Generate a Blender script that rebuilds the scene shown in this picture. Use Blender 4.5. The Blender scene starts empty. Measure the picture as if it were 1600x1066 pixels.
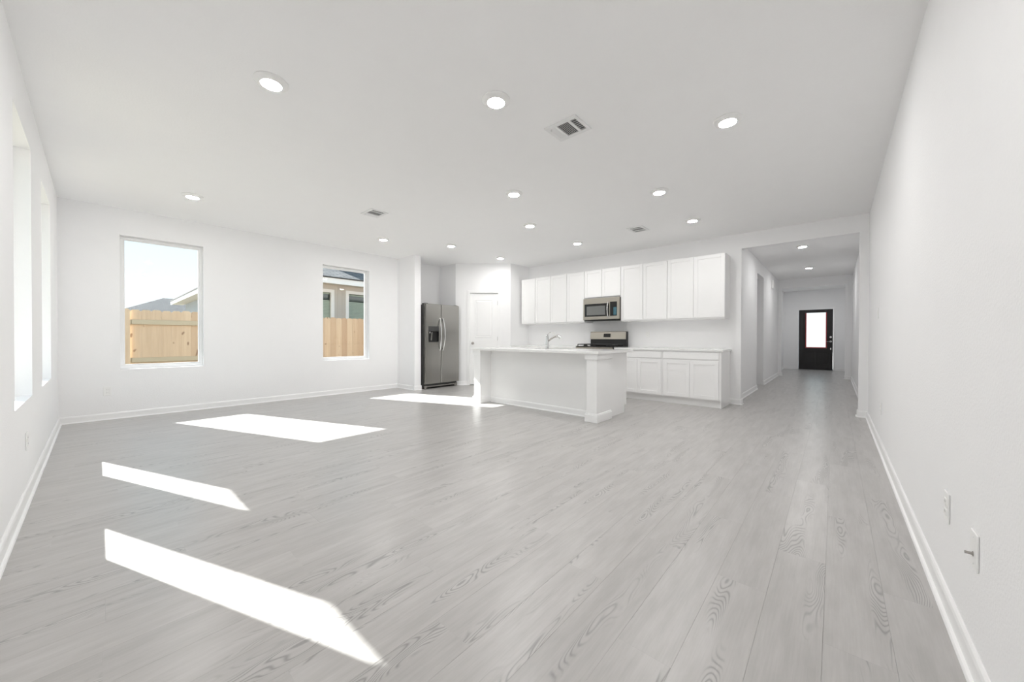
import bpy, bmesh, math, random
from mathutils import Vector, Matrix
random.seed(7)
sc = bpy.context.scene
COL = sc.collection

# ------------------------------------------------------------------ camera
F_PX = 572.29
cam_d = bpy.data.cameras.new('camera')
cam = bpy.data.objects.new('camera', cam_d)
COL.objects.link(cam)
cam_d.sensor_fit = 'HORIZONTAL'
cam_d.sensor_width = 36.0
cam_d.lens = F_PX / 1600 * 36
cam_d.clip_start = 0.03
cam_d.clip_end = 500
yaw, pit, rol = 0.72256, -0.00722, 0.00222
Fv = Vector((math.cos(yaw)*math.cos(pit), math.sin(yaw)*math.cos(pit), math.sin(pit)))
Rv = Vector((math.sin(yaw), -math.cos(yaw), 0))
Uv = Rv.cross(Fv)
R2 = Rv*math.cos(rol) + Uv*math.sin(rol)
U2 = -Rv*math.sin(rol) + Uv*math.cos(rol)
m3 = Matrix((R2, U2, -Fv)).transposed()
cam.matrix_world = Matrix.Translation((0, 0, 1.0566)) @ m3.to_4x4()
sc.camera = cam

# ------------------------------------------------------------------ colour management, world, sun
sc.view_settings.view_transform = 'Standard'
sc.view_settings.look = 'None'
sc.view_settings.gamma = 1.0
sc.view_settings.use_curve_mapping = False
sc.view_settings.exposure = 0.06
cy = sc.cycles
cy.max_bounces = 18
cy.diffuse_bounces = 12
cy.glossy_bounces = 4
cy.transparent_max_bounces = 16
cy.caustics_reflective = False
cy.caustics_refractive = False
cy.sample_clamp_indirect = 12.0
cy.use_denoising = True

SKY = 1.2
SUN = 21.0
LAMP = 228.0
w = bpy.data.worlds.new('sky')
sc.world = w
w.use_nodes = True
nt = w.node_tree
nt.nodes.clear()
tc = nt.nodes.new('ShaderNodeTexCoord')
sx = nt.nodes.new('ShaderNodeSeparateXYZ')
rp = nt.nodes.new('ShaderNodeValToRGB')
bg = nt.nodes.new('ShaderNodeBackground')
wo = nt.nodes.new('ShaderNodeOutputWorld')
nt.links.new(tc.outputs['Generated'], sx.inputs[0])
nt.links.new(sx.outputs['Z'], rp.inputs[0])
nt.links.new(rp.outputs[0], bg.inputs[0])
nt.links.new(bg.outputs[0], wo.inputs[0])
rp.color_ramp.elements[0].position = 0.0
rp.color_ramp.elements[0].color = (0.97, 0.99, 1.0, 1)
rp.color_ramp.elements[1].position = 0.6
rp.color_ramp.elements[1].color = (0.52, 0.76, 1.0, 1)
e = rp.color_ramp.elements.new(0.1)
e.color = (0.90, 0.98, 1.0, 1)
e = rp.color_ramp.elements.new(0.27)
e.color = (0.70, 0.90, 1.0, 1)
bg.inputs[1].default_value = SKY

sun_d = bpy.data.lights.new('sun', 'SUN')
sun_d.energy = SUN
sun_d.angle = math.radians(0.5)
sun_d.color = (1.0, 0.985, 0.965)
sun = bpy.data.objects.new('sun', sun_d)
COL.objects.link(sun)
sun.location = (-6, 20, 12)
sun.rotation_euler = Vector((0.522, -1.367, -1.0)).to_track_quat('-Z', 'Y').to_euler()

# ------------------------------------------------------------------ materials
MATS = {}
def nmat(name):
    m = bpy.data.materials.new(name)
    m.use_nodes = True
    n = m.node_tree
    b = n.nodes['Principled BSDF']
    MATS[name] = m
    return m, n, b

def link(n, a, b):
    n.links.new(a, b)

def noise(n, vec, scale=5.0, detail=3.0, rough=0.5):
    t = n.nodes.new('ShaderNodeTexNoise')
    t.inputs['Scale'].default_value = scale
    t.inputs['Detail'].default_value = detail
    t.inputs['Roughness'].default_value = rough
    if vec is not None:
        link(n, vec, t.inputs['Vector'])
    return t.outputs['Fac']

def mapping(n, vec, scale=(1, 1, 1), loc=None):
    mp = n.nodes.new('ShaderNodeMapping')
    mp.inputs['Scale'].default_value = scale
    link(n, vec, mp.inputs['Vector'])
    if loc is not None:
        link(n, loc, mp.inputs['Location'])
    return mp.outputs[0]

def math_n(n, op, a, b=None, c=None, clamp=False):
    t = n.nodes.new('ShaderNodeMath')
    t.operation = op
    t.use_clamp = clamp
    for i, v in enumerate((a, b, c)):
        if v is None:
            continue
        if isinstance(v, (int, float)):
            t.inputs[i].default_value = v
        else:
            link(n, v, t.inputs[i])
    return t.outputs[0]

def mix_c(n, fac, c1, c2):
    t = n.nodes.new('ShaderNodeMix')
    t.data_type = 'RGBA'
    for sock, v in ((t.inputs[0], fac), (t.inputs[6], c1), (t.inputs[7], c2)):
        if isinstance(v, (int, float)):
            sock.default_value = v
        elif isinstance(v, tuple):
            sock.default_value = (*v, 1)
        else:
            link(n, v, sock)
    return t.outputs[2]

def bump(n, b, h, strength=0.1, dist=0.01):
    t = n.nodes.new('ShaderNodeBump')
    t.inputs['Strength'].default_value = strength
    t.inputs['Distance'].default_value = dist
    link(n, h, t.inputs['Height'])
    link(n, t.outputs[0], b.inputs['Normal'])

def simple(name, col, rough=0.5, metal=0.0, var=0.03, scale=6.0, spec=0.5, bumps=0.0, bscale=200.0, stretch=(1, 1, 1)):
    """principled material with a faint procedural tone variation"""
    m, n, b = nmat(name)
    co = n.nodes.new('ShaderNodeTexCoord').outputs['Object']
    v = mapping(n, co, stretch)
    f = noise(n, v, scale, 3)
    lo = tuple(max(0, c*(1-var)) for c in col)
    hi = tuple(min(1, c*(1+var)) for c in col)
    link(n, mix_c(n, f, lo, hi), b.inputs['Base Color'])
    b.inputs['Roughness'].default_value = rough
    b.inputs['Metallic'].default_value = metal
    b.inputs['Specular IOR Level'].default_value = spec
    if bumps > 0:
        bump(n, b, noise(n, co, bscale, 2), bumps, 0.002)
    return m

WALL = (0.88, 0.88, 0.885)
simple('wall_paint', WALL, 0.62, var=0.01, spec=0.25, bumps=0.6, bscale=95)
simple('ceiling_paint', (0.90, 0.90, 0.90), 0.75, var=0.01, spec=0.15, bumps=0.3, bscale=80)
simple('trim_paint', (0.89, 0.89, 0.89), 0.38, var=0.008)
simple('cabinet_paint', (0.88, 0.88, 0.878), 0.36, var=0.008)
simple('vinyl_white', (0.86, 0.86, 0.86), 0.4, var=0.008)
simple('plate_plastic', (0.87, 0.87, 0.86), 0.35, var=0.008)
simple('slot_grey', (0.32, 0.32, 0.31), 0.5)
simple('quartz', (0.84, 0.84, 0.83), 0.14, var=0.02, scale=30)
simple('stainless', (0.40, 0.39, 0.37), 0.24, 1.0, var=0.05, scale=5, stretch=(1, 1, 60))
simple('stainless_h', (0.42, 0.39, 0.34), 0.30, 1.0, var=0.05, scale=5, stretch=(60, 1, 60))
simple('chrome', (0.72, 0.72, 0.72), 0.12, 1.0, var=0.02)
simple('nickel', (0.42, 0.40, 0.38), 0.28, 1.0, var=0.03)
simple('fridge_side', (0.10, 0.10, 0.095), 0.5, var=0.05)
simple('black_gloss', (0.012, 0.012, 0.012), 0.12, var=0.1)
simple('black_matte', (0.02, 0.02, 0.02), 0.55, var=0.1)
simple('cast_iron', (0.025, 0.025, 0.026), 0.6, var=0.2, scale=40)
simple('screen_grey', (0.16, 0.165, 0.16), 0.25, var=0.06, scale=60)
simple('film_blue', (0.045, 0.13, 0.17), 0.25, var=0.15, scale=14)
simple('dark_plastic', (0.05, 0.05, 0.05), 0.4, var=0.1)
simple('door_black', (0.012, 0.010, 0.010), 0.42, var=0.2, scale=4, stretch=(1, 1, 8))
simple('red_film', (0.42, 0.035, 0.04), 0.4, var=0.08)
simple('register_white', (0.80, 0.80, 0.80), 0.45, var=0.01)
simple('duct_shade', (0.11, 0.11, 0.11), 0.7, var=0.1)  # dark grey stands in for the shade inside the registers
simple('light_trim', (0.86, 0.86, 0.85), 0.4, var=0.008)
simple('house_brick', (0.36, 0.30, 0.25), 0.85, var=0.1, scale=8)
simple('siding', (0.52, 0.49, 0.455), 0.7, var=0.04, scale=3)
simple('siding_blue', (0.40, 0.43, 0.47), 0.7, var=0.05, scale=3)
simple('ext_trim', (0.80, 0.80, 0.80), 0.5, var=0.02)
simple('soffit', (0.52, 0.48, 0.42), 0.7, var=0.03)
simple('concrete', (0.62, 0.60, 0.57), 0.85, var=0.08, scale=2)
simple('soil_grass', (0.27, 0.25, 0.20), 0.95, var=0.25, scale=5)
simple('blind_slat', (0.34, 0.42, 0.36), 0.5, var=0.06)
simple('far_glass', (0.03, 0.05, 0.045), 0.08, var=0.2)
simple('rail_wood', (0.50, 0.45, 0.33), 0.8, var=0.12, scale=5, stretch=(1, 20, 20))

def brushed(name):
    m = MATS[name]
    b = m.node_tree.nodes['Principled BSDF']
    b.inputs['Anisotropic'].default_value = 0.5
brushed('stainless_h')

# shingles
m, n, b = nmat('shingle')
co = n.nodes.new('ShaderNodeTexCoord').outputs['Object']
bt = n.nodes.new('ShaderNodeTexBrick')
bt.inputs['Scale'].default_value = 1.0
bt.inputs['Brick Width'].default_value = 0.30
bt.inputs['Row Height'].default_value = 0.13
bt.inputs['Mortar Size'].default_value = 0.02
bt.inputs['Color1'].default_value = (0.10, 0.10, 0.105, 1)
bt.inputs['Color2'].default_value = (0.17, 0.167, 0.168, 1)
bt.inputs['Mortar'].default_value = (0.04, 0.04, 0.04, 1)
link(n, co, bt.inputs['Vector'])
link(n, bt.outputs['Color'], b.inputs['Base Color'])
b.inputs['Roughness'].default_value = 0.9

# floor planks: greige wood print with cathedral grain, shifted per plank
m, n, b = nmat('plank')
co = n.nodes.new('ShaderNodeTexCoord').outputs['Object']
oi = n.nodes.new('ShaderNodeObjectInfo').outputs['Random']
isl = n.nodes.new('ShaderNodeNewGeometry').outputs['Random Per Island']
rnd = math_n(n, 'ADD', oi, isl)
cmb = n.nodes.new('ShaderNodeCombineXYZ')
link(n, math_n(n, 'MULTIPLY', rnd, 31.7), cmb.inputs[0])
link(n, math_n(n, 'MULTIPLY', rnd, 17.3), cmb.inputs[1])
link(n, math_n(n, 'MULTIPLY', rnd, 53.1), cmb.inputs[2])
off = cmb.outputs[0]
broad = noise(n, mapping(n, co, (3.0, 16, 1), off), 1.0, 4, 0.6)
fine = noise(n, mapping(n, co, (5, 150, 1), off), 1.0, 3, 0.6)
ringsrc = noise(n, mapping(n, co, (2.2, 11, 1), off), 1.0, 1.2, 0.4)
ring = math_n(n, 'SINE', math_n(n, 'MULTIPLY', ringsrc, 150.0))
ring = math_n(n, 'POWER', math_n(n, 'MULTIPLY_ADD', ring, 0.5, 0.5), 3.0)
msk = noise(n, mapping(n, co, (0.9, 12, 1), off), 1.0, 1.0)
mr = n.nodes.new('ShaderNodeMapRange')
link(n, msk, mr.inputs[0])
mr.inputs[1].default_value = 0.575
mr.inputs[2].default_value = 0.66
ringf = math_n(n, 'MULTIPLY', ring, mr.outputs[0])
r2 = n.nodes.new('ShaderNodeMapRange')
link(n, broad, r2.inputs[0])
r2.inputs[1].default_value = 0.3
r2.inputs[2].default_value = 0.7
c0 = mix_c(n, r2.outputs[0], (0.405, 0.392, 0.379), (0.495, 0.481, 0.469))
c1 = mix_c(n, math_n(n, 'MULTIPLY', math_n(n, 'SUBTRACT', 0.62, fine, clamp=True), 0.5), c0, (0.29, 0.28, 0.27))
c2 = mix_c(n, math_n(n, 'MULTIPLY', ringf, 0.58), c1, (0.17, 0.165, 0.16))
tone = math_n(n, 'MULTIPLY_ADD', math_n(n, 'FRACT', math_n(n, 'MULTIPLY', rnd, 7.77)), 0.05, 0.975)
vm = n.nodes.new('ShaderNodeVectorMath')
vm.operation = 'SCALE'
link(n, c2, vm.inputs[0])
link(n, tone, vm.inputs['Scale'])
link(n, vm.outputs[0], b.inputs['Base Color'])
b.inputs['Roughness'].default_value = 0.30
b.inputs['Specular IOR Level'].default_value = 0.5
bump(n, b, math_n(n, 'SUBTRACT', fine, ringf), 0.08, 0.002)

# fence boards: fresh pine with knots, tone by board
m, n, b = nmat('fence_wood')
co = n.nodes.new('ShaderNodeTexCoord').outputs['Object']
oi = n.nodes.new('ShaderNodeObjectInfo').outputs['Random']
cmb = n.nodes.new('ShaderNodeCombineXYZ')
for i, k in enumerate((23.1, 41.7, 67.9)):
    link(n, math_n(n, 'MULTIPLY', oi, k), cmb.inputs[i])
g = noise(n, mapping(n, co, (26, 1, 1.6), cmb.outputs[0]), 1.0, 4, 0.6)
k = noise(n, mapping(n, co, (17, 1, 7), cmb.outputs[0]), 1.0, 0.5)
mr = n.nodes.new('ShaderNodeMapRange')
link(n, k, mr.inputs[0])
mr.inputs[1].default_value = 0.73
mr.inputs[2].default_value = 0.79
base = mix_c(n, oi, (0.52, 0.38, 0.26), (0.70, 0.57, 0.41))
c1 = mix_c(n, math_n(n, 'MULTIPLY', math_n(n, 'SUBTRACT', 0.65, g, clamp=True), 0.9), base, (0.40, 0.27, 0.16))
c2 = mix_c(n, math_n(n, 'MULTIPLY', mr.outputs[0], 0.75), c1, (0.20, 0.11, 0.06))
link(n, c2, b.inputs['Base Color'])
b.inputs['Roughness'].default_value = 0.8

# clear window glass: mostly transmitting, a little mirror
def glass(name, refl=0.05, tint=(1, 1, 1)):
    m = bpy.data.materials.new(name)
    m.use_nodes = True
    n = m.node_tree
    n.nodes.clear()
    o = n.nodes.new('ShaderNodeOutputMaterial')
    t = n.nodes.new('ShaderNodeBsdfTransparent')
    gl = n.nodes.new('ShaderNodeBsdfGlossy')
    mx = n.nodes.new('ShaderNodeMixShader')
    t.inputs[0].default_value = (*tint, 1)
    gl.inputs['Roughness'].default_value = 0.0
    mx.inputs[0].default_value = refl
    link(n, t.outputs[0], mx.inputs[1])
    link(n, gl.outputs[0], mx.inputs[2])
    link(n, mx.outputs[0], o.inputs[0])
    MATS[name] = m
glass('window_glass', 0.03, (0.97, 0.985, 0.98))

# LED lens
m = bpy.data.materials.new('led_lens')
m.use_nodes = True
n = m.node_tree
n.nodes.clear()
o = n.nodes.new('ShaderNodeOutputMaterial')
em = n.nodes.new('ShaderNodeEmission')
em.inputs[0].default_value = (1.0, 0.99, 0.975, 1)
em.inputs[1].default_value = LAMP
link(n, em.outputs[0], o.inputs[0])
MATS['led_lens'] = m

# ------------------------------------------------------------------ mesh helpers
ORG = {}

class MB:
    """collects shapes in world (or local) coordinates; build() links them as ONE mesh object"""
    def __init__(self):
        self.bm = bmesh.new()

    def box(self, x0, x1, y0, y1, z0, z1, bev=0.0, seg=1, rot=None, piv=None):
        t = bmesh.new()
        vs = [t.verts.new(p) for p in ((x0, y0, z0), (x1, y0, z0), (x1, y1, z0), (x0, y1, z0),
                                       (x0, y0, z1), (x1, y0, z1), (x1, y1, z1), (x0, y1, z1))]
        for f in ((3, 2, 1, 0), (4, 5, 6, 7), (0, 1, 5, 4), (1, 2, 6, 5), (2, 3, 7, 6), (3, 0, 4, 7)):
            t.faces.new([vs[i] for i in f])
        if bev > 0:
            bmesh.ops.bevel(t, geom=list(t.edges), offset=bev, segments=seg, affect='EDGES', profile=0.5)
        if rot is not None:
            pv = Vector(piv if piv else ((x0+x1)/2, (y0+y1)/2, (z0+z1)/2))
            bmesh.ops.transform(t, matrix=Matrix.Translation(pv) @ rot.to_4x4() @ Matrix.Translation(-pv), verts=t.verts)
        return self.merge(t)

    def merge(self, t):
        me = bpy.data.meshes.new('tmp')
        t.to_mesh(me)
        t.free()
        self.bm.from_mesh(me)
        bpy.data.meshes.remove(me)
        return self

    def face(self, pts):
        self.bm.faces.new([self.bm.verts.new(p) for p in pts])
        return self

    def lathe(self, prof, c=(0, 0, 0), axis='Z', seg=24, cap0=True, cap1=True):
        """prof: list of (radius, height) along axis"""
        t = bmesh.new()
        rings = []
        for r, h in prof:
            ring = []
            for i in range(seg):
                a = 2*math.pi*i/seg
                u, v = r*math.cos(a), r*math.sin(a)
                p = {'Z': (u, v, h), 'X': (h, u, v), 'Y': (v, h, u)}[axis]
                ring.append(t.verts.new((p[0]+c[0], p[1]+c[1], p[2]+c[2])))
            rings.append(ring)
        for a, b_ in zip(rings, rings[1:]):
            for i in range(seg):
                t.faces.new((a[i], a[(i+1) % seg], b_[(i+1) % seg], b_[i]))
        if cap0:
            t.faces.new(list(reversed(rings[0])))
        if cap1:
            t.faces.new(rings[-1])
        bmesh.ops.recalc_face_normals(t, faces=t.faces)
        return self.merge(t)

    def tube(self, pts, r, seg=10, r1=None):
        pts = [Vector(p) for p in pts]
        full = (pts[-1]-pts[0]).normalized()
        ref = Vector((1, 0, 0)) if abs(full.z) > 0.75 else Vector((0, 0, 1))
        if abs(full.z) > 0.75 and len(pts) > 2 and max(abs(p.x-pts[0].x) for p in pts) > 0.01:
            ref = Vector((0, 1, 0))
        t = bmesh.new()
        rings = []
        for k, p in enumerate(pts):
            d = (pts[min(k+1, len(pts)-1)] - pts[max(k-1, 0)]).normalized()
            u = d.cross(ref)
            if u.length < 1e-3:
                u = d.cross(Vector((0.3, 0.9, 0.2)))
            u.normalize()
            v = d.cross(u)
            rr = r if r1 is None else r + (r1-r)*k/(len(pts)-1)
            rings.append([t.verts.new(p + u*rr*math.cos(2*math.pi*i/seg) + v*rr*math.sin(2*math.pi*i/seg)) for i in range(seg)])
        for a, b_ in zip(rings, rings[1:]):
            for i in range(seg):
                t.faces.new((a[i], a[(i+1) % seg], b_[(i+1) % seg], b_[i]))
        t.faces.new(rings[0])
        t.faces.new(rings[-1])
        bmesh.ops.recalc_face_normals(t, faces=t.faces)
        return self.merge(t)

    def extrude(self, prof, a, b_, flip=False):
        """closed profile [(offset, z)] carried from a to b_; the offset goes to the left of a->b_"""
        a, b_ = Vector((*a, 0)), Vector((*b_, 0))
        d = (b_-a).normalized()
        l = Vector((-d.y, d.x, 0)) * (-1 if flip else 1)
        t = bmesh.new()
        A = [t.verts.new(a + l*o_ + Vector((0, 0, z))) for o_, z in prof]
        B = [t.verts.new(b_ + l*o_ + Vector((0, 0, z))) for o_, z in prof]
        n_ = len(prof)
        for i in range(n_):
            t.faces.new((A[i], A[(i+1) % n_], B[(i+1) % n_], B[i]))
        t.faces.new(A)
        t.faces.new(B)
        bmesh.ops.recalc_face_normals(t, faces=t.faces)
        return self.merge(t)

    def build(self, name, mat, parent=None, org=None, smooth=False, kind=None):
        bm = self.bm
        if org is None:
            if parent is not None:
                org = ORG[parent.name]
            else:
                xs = [v.co.x for v in bm.verts]; ys = [v.co.y for v in bm.verts]; zs = [v.co.z for v in bm.verts]
                org = Vector(((min(xs)+max(xs))/2, (min(ys)+max(ys))/2, min(zs)))
        org = Vector(org)
        for v in bm.verts:
            v.co -= org
        me = bpy.data.meshes.new(name)
        bm.to_mesh(me)
        bm.free()
        me.materials.append(MATS[mat])
        if smooth:
            for p in me.polygons:
                p.use_smooth = True
            try:
                me.set_sharp_from_angle(angle=math.radians(35))
            except Exception:
                pass
        o = bpy.data.objects.new(name, me)
        COL.objects.link(o)
        ORG[o.name] = org
        if parent is None:
            o.location = org
        else:
            o.parent = parent
        if kind:
            o['kind'] = kind
        return o

def thing(name, label, cat, loc, group=None, rz=0.0, local=False):
    o = bpy.data.objects.new(name, None)
    COL.objects.link(o)
    o.empty_display_size = 0.1
    o.location = loc
    o.rotation_euler = (0, 0, rz)
    ORG[o.name] = Vector((0, 0, 0)) if local else Vector(loc)
    o['label'] = label
    o['category'] = cat
    if group:
        o['group'] = group
    return o

def tag(o, label, cat, group=None):
    o['label'] = label
    o['category'] = cat
    if group:
        o['group'] = group
    return o

def struct(o, label=None):
    o['kind'] = 'structure'
    if label:
        o['label'] = label
    return o

def copy_tree(o, parent=None):
    c = o.copy()
    COL.objects.link(c)
    c.parent = parent
    ORG[c.name] = ORG.get(o.name, Vector((0, 0, 0)))
    for ch in list(o.children):
        copy_tree(ch, c)
    return c

def grid_slab(mb, us, vs, t0, t1, filled, axis):
    """slab in the (u,v) plane between t0 and t1 along axis, with empty cells for openings"""
    us, vs = sorted(set(us)), sorted(set(vs))
    def P(u, v, t):
        return {'X': (t, u, v), 'Y': (u, t, v), 'Z': (u, v, t)}[axis]
    t_ = bmesh.new()
    cells = {(i, j): filled((us[i]+us[i+1])/2, (vs[j]+vs[j+1])/2) for i in range(len(us)-1) for j in range(len(vs)-1)}
    def q(*p):
        t_.faces.new([t_.verts.new(x) for x in p])
    for (i, j), ok in cells.items():
        if not ok:
            continue
        u0, u1, v0, v1 = us[i], us[i+1], vs[j], vs[j+1]
        q(P(u0, v0, t0), P(u1, v0, t0), P(u1, v1, t0), P(u0, v1, t0))
        q(P(u0, v0, t1), P(u0, v1, t1), P(u1, v1, t1), P(u1, v0, t1))
        if not cells.get((i-1, j)):
            q(P(u0, v0, t0), P(u0, v1, t0), P(u0, v1, t1), P(u0, v0, t1))
        if not cells.get((i+1, j)):
            q(P(u1, v0, t0), P(u1, v0, t1), P(u1, v1, t1), P(u1, v1, t0))
        if not cells.get((i, j-1)):
            q(P(u0, v0, t0), P(u0, v0, t1), P(u1, v0, t1), P(u1, v0, t0))
        if not cells.get((i, j+1)):
            q(P(u0, v1, t0), P(u1, v1, t0), P(u1, v1, t1), P(u0, v1, t1))
    bmesh.ops.remove_doubles(t_, verts=t_.verts, dist=1e-5)
    bmesh.ops.recalc_face_normals(t_, faces=t_.faces)
    mb.merge(t_)
    return mb

def wall(name, axis, t0, t1, u0, u1, z0, z1, holes=(), mat='wall_paint', label=None):
    us = [u0, u1] + [h for q in holes for h in q[:2]]
    vs = [z0, z1] + [h for q in holes for h in q[2:]]
    f = lambda u, v: not any(a < u < b_ and c < v < d for a, b_, c, d in holes)
    o = grid_slab(MB(), us, vs, t0, t1, f, axis).build(name, mat)
    return struct(o, label)

# ------------------------------------------------------------------ the room shell
H = 2.74
XL, XK, YR, YW = -0.307, 6.821, -0.338, 6.999
T = 0.15
XD = 16.30                       # front door wall
GZ = -0.22                       # ground level outside
W1 = (0.205, 1.047)              # back wall windows (x range)
W2 = (2.727, 3.615)
WZ = (0.640, 2.400)
L1 = (3.47, 4.335)               # left wall windows (y range)
L2 = (5.07, 5.985)

wall_left = wall('wall_left', 'X', XL-T, XL, YR-T, YW+T, -0.1, H, [(*L1, *WZ), (*L2, *WZ)])
wall_back = wall('wall_back', 'Y', YW, YW+T, XL, XK+T, -0.1, H, [(*W1, *WZ), (*W2, *WZ)])
wall_right = wall('wall_right', 'Y', YR-T, YR, XL, XD+T, -0.1, H)
OP = (-0.243, 1.128)             # hall opening in kitchen wall
wall_kitchen = wall('wall_kitchen', 'X', XK, XK+0.13, YR, YW, -0.1, H, [(*OP, -0.1, 2.50)])
wall_fridge = struct(MB().box(4.25, 4.40, 6.372, YW, -0.1, H).build('wall_fridge', 'wall_paint'))
PA, PB = Vector((5.36, 6.42, 0)), Vector((6.15, 5.47, 0))
struct(MB().box(PA.x, PA.x+0.1, PA.y+0.005, YW, -0.1, H).build('wall_pantry_side', 'wall_paint'))
struct(MB().box(PB.x+0.005, XK, PB.y, PB.y+0.1, -0.1, H).build('wall_pantry_end', 'wall_paint'))
# diagonal pantry wall, local x runs along the wall, local -y faces the room
PANG = math.atan2((PB-PA).y, (PB-PA).x)
PLEN = (PB-PA).length
DO = (0.318, 0.952, -0.1, 2.075)
wd = grid_slab(MB(), [0, PLEN, DO[0], DO[1]], [-0.1, H, DO[3]], 0.0, 0.1,
               lambda u, v: not (DO[0] < u < DO[1] and v < DO[3]), 'Y').build('wall_pantry', 'wall_paint', org=(0, 0, 0))
wd.location = PA
wd.rotation_euler = (0, 0, PANG)
struct(wd)
# hall and foyer
HL = 1.232
wall('wall_hall_left', 'Y', HL, HL+0.12, XK+0.13, 13.0, -0.1, H, [(9.20, 10.12, -0.1, 2.45)])
struct(MB().box(9.05, 10.27, 2.5, 2.6, -0.1, H).build('wall_alcove_back', 'wall_paint'))
struct(MB().box(9.05, 9.15, HL+0.12, 2.5, -0.1, H).build('wall_alcove_near', 'wall_paint'))
struct(MB().box(10.17, 10.27, HL+0.12, 2.5, -0.1, H).build('wall_alcove_far', 'wall_paint'))
wall('wall_foyer_header', 'X', 13.0, 13.15, YR, 1.5, -0.1, H, [(-0.20, 1.155, -0.1, 2.50)])
struct(MB().box(13.15, XD, 1.385, 1.5, -0.1, H).build('wall_foyer_left', 'wall_paint'))
FD = (0.045, 0.958, -0.1, 2.075)
wall('wall_front', 'X', XD, XD+T, YR, 1.5, -0.1, H, [FD])
struct(MB().box(XL-T, XD+T, YR-T, YW+T, H, H+0.12).build('ceiling', 'ceiling_paint'))
# eaves outside the two sunny walls
struct(MB().box(-0.807, XL-T-0.002, -1.0, 7.5, 2.701, 2.90).box(XL-T-0.002, 8.0, YW+T+0.002, 7.5, 2.701, 2.90)
       .build('roof_eaves', 'ext_trim'))

struct(grid_slab(MB(), [XL-T-0.02, 8.0, *W1, *W2], [GZ, 2.70, *WZ], YW+T+0.001, YW+T+0.02,
                 lambda u, v: not any(a < u < b_ and WZ[0] < v < WZ[1] for a, b_ in (W1, W2)), 'Y').build('wall_back_cladding', 'house_brick'))
struct(grid_slab(MB(), [YR-T, YW+T, *L1, *L2], [GZ, 2.70, *WZ], XL-T-0.02, XL-T-0.001,
                 lambda u, v: not any(a < u < b_ and WZ[0] < v < WZ[1] for a, b_ in (L1, L2)), 'X').build('wall_left_cladding', 'house_brick'))

# floor slab with single planks
floor = struct(MB().box(XL-T, XD+T, YR-T, YW+T, -0.2, -0.008).build('floor', 'concrete'))
PW, PL = 0.1815, 1.22
def plank_mesh(name, lx, ly):
    bm = bmesh.new()
    c, d = 0.00015, 0.0001
    hx, hy = lx/2, ly/2
    r0 = [bm.verts.new((sx_*hx, sy*hy, -0.0075)) for sx_, sy in ((-1, -1), (1, -1), (1, 1), (-1, 1))]
    r1 = [bm.verts.new((sx_*hx, sy*hy, -d)) for sx_, sy in ((-1, -1), (1, -1), (1, 1), (-1, 1))]
    r2 = [bm.verts.new((sx_*(hx-c), sy*(hy-c), 0)) for sx_, sy in ((-1, -1), (1, -1), (1, 1), (-1, 1))]
    for a, b_ in ((r0, r1), (r1, r2)):
        for i in range(4):
            bm.faces.new((a[i], a[(i+1) % 4], b_[(i+1) % 4], b_[i]))
    bm.faces.new(r2)
    me = bpy.data.meshes.new(name)
    bm.to_mesh(me)
    bm.free()
    me.materials.append(MATS['plank'])
    return me
segs = []
row = 0
y = YR
prev = -1
while y < YW - 0.01:
    y1 = min(y+PW, YW)
    xend = XK if y > 1.4 else XD+0.05
    offx = (row*0.437 + random.uniform(-0.08, 0.08)) % 1.0
    x = XL - offx*PL
    while x < xend - 0.01:
        xa, xb = max(x, XL), min(x+PL, xend)
        if xb - xa > 0.03:
            segs.append((xa, xb, y, y1))
        x += PL
    y = y1
    row += 1
def hidden(s):
    cx_, cy_ = (s[0]+s[1])/2, (s[2]+s[3])/2
    return cx_ > 5.36 and cy_ > 6.42 or (cx_ > 6.3 and cy_ > 1.3 and cx_ < XK)
def dist(s):
    cx_, cy_ = (s[0]+s[1])/2, (s[2]+s[3])/2
    return math.hypot(cx_, cy_) + (30 if hidden(s) else 0) + (0 if -0.4 < math.atan2(cy_, cx_) < 1.75 else 20)
segs.sort(key=dist)
cache = {}
for xa, xb, ya, yb in segs[:296]:
    key = (round(xb-xa, 3), round(yb-ya, 3))
    if key not in cache:
        cache[key] = plank_mesh('plank', *key)
    o = bpy.data.objects.new('plank', cache[key])
    COL.objects.link(o)
    o.parent = floor
    o.location = Vector(((xa+xb)/2, (ya+yb)/2, 0)) - ORG['floor']
mb = MB()
for xa, xb, ya, yb in segs[296:]:
    c = 0.0009
    mb.box(xa, xb, ya, yb, -0.0075, -0.0004)
mb.build('far_planks', 'plank', floor, kind='stuff')

# baseboards with a shoe moulding
BB = [(0, 0), (0.013, 0), (0.013, 0.070), (0.010, 0.082), (0.005, 0.088), (0, 0.088)]
SH = [(0.013, 0), (0.026, 0), (0.0255, 0.006), (0.022, 0.012), (0.013, 0.014)]
def baseboard(name, runs):
    mb, ms = MB(), MB()
    for a, b_ in runs:
        mb.extrude(BB, a, b_)
        ms.extrude(SH, a, b_)
    o = struct(mb.build(name, 'trim_paint'))
    s = ms.build('shoe_moulding', 'trim_paint', o)
    return o
def bb_face(runs):
    return runs
g_ = 0.0005
baseboard('baseboard_left', [((XL+g_, YW), (XL+g_, YR))])
baseboard('baseboard_back', [((4.25, YW-g_), (XL, YW-g_))])
baseboard('baseboard_right', [((XL, YR+g_), (XD, YR+g_))])
baseboard('baseboard_fridge', [((4.25-g_, 6.372-0.013), (4.25-g_, YW)), ((4.4+0.013, 6.372-g_), (4.25-0.013, 6.372-g_))])
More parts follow.
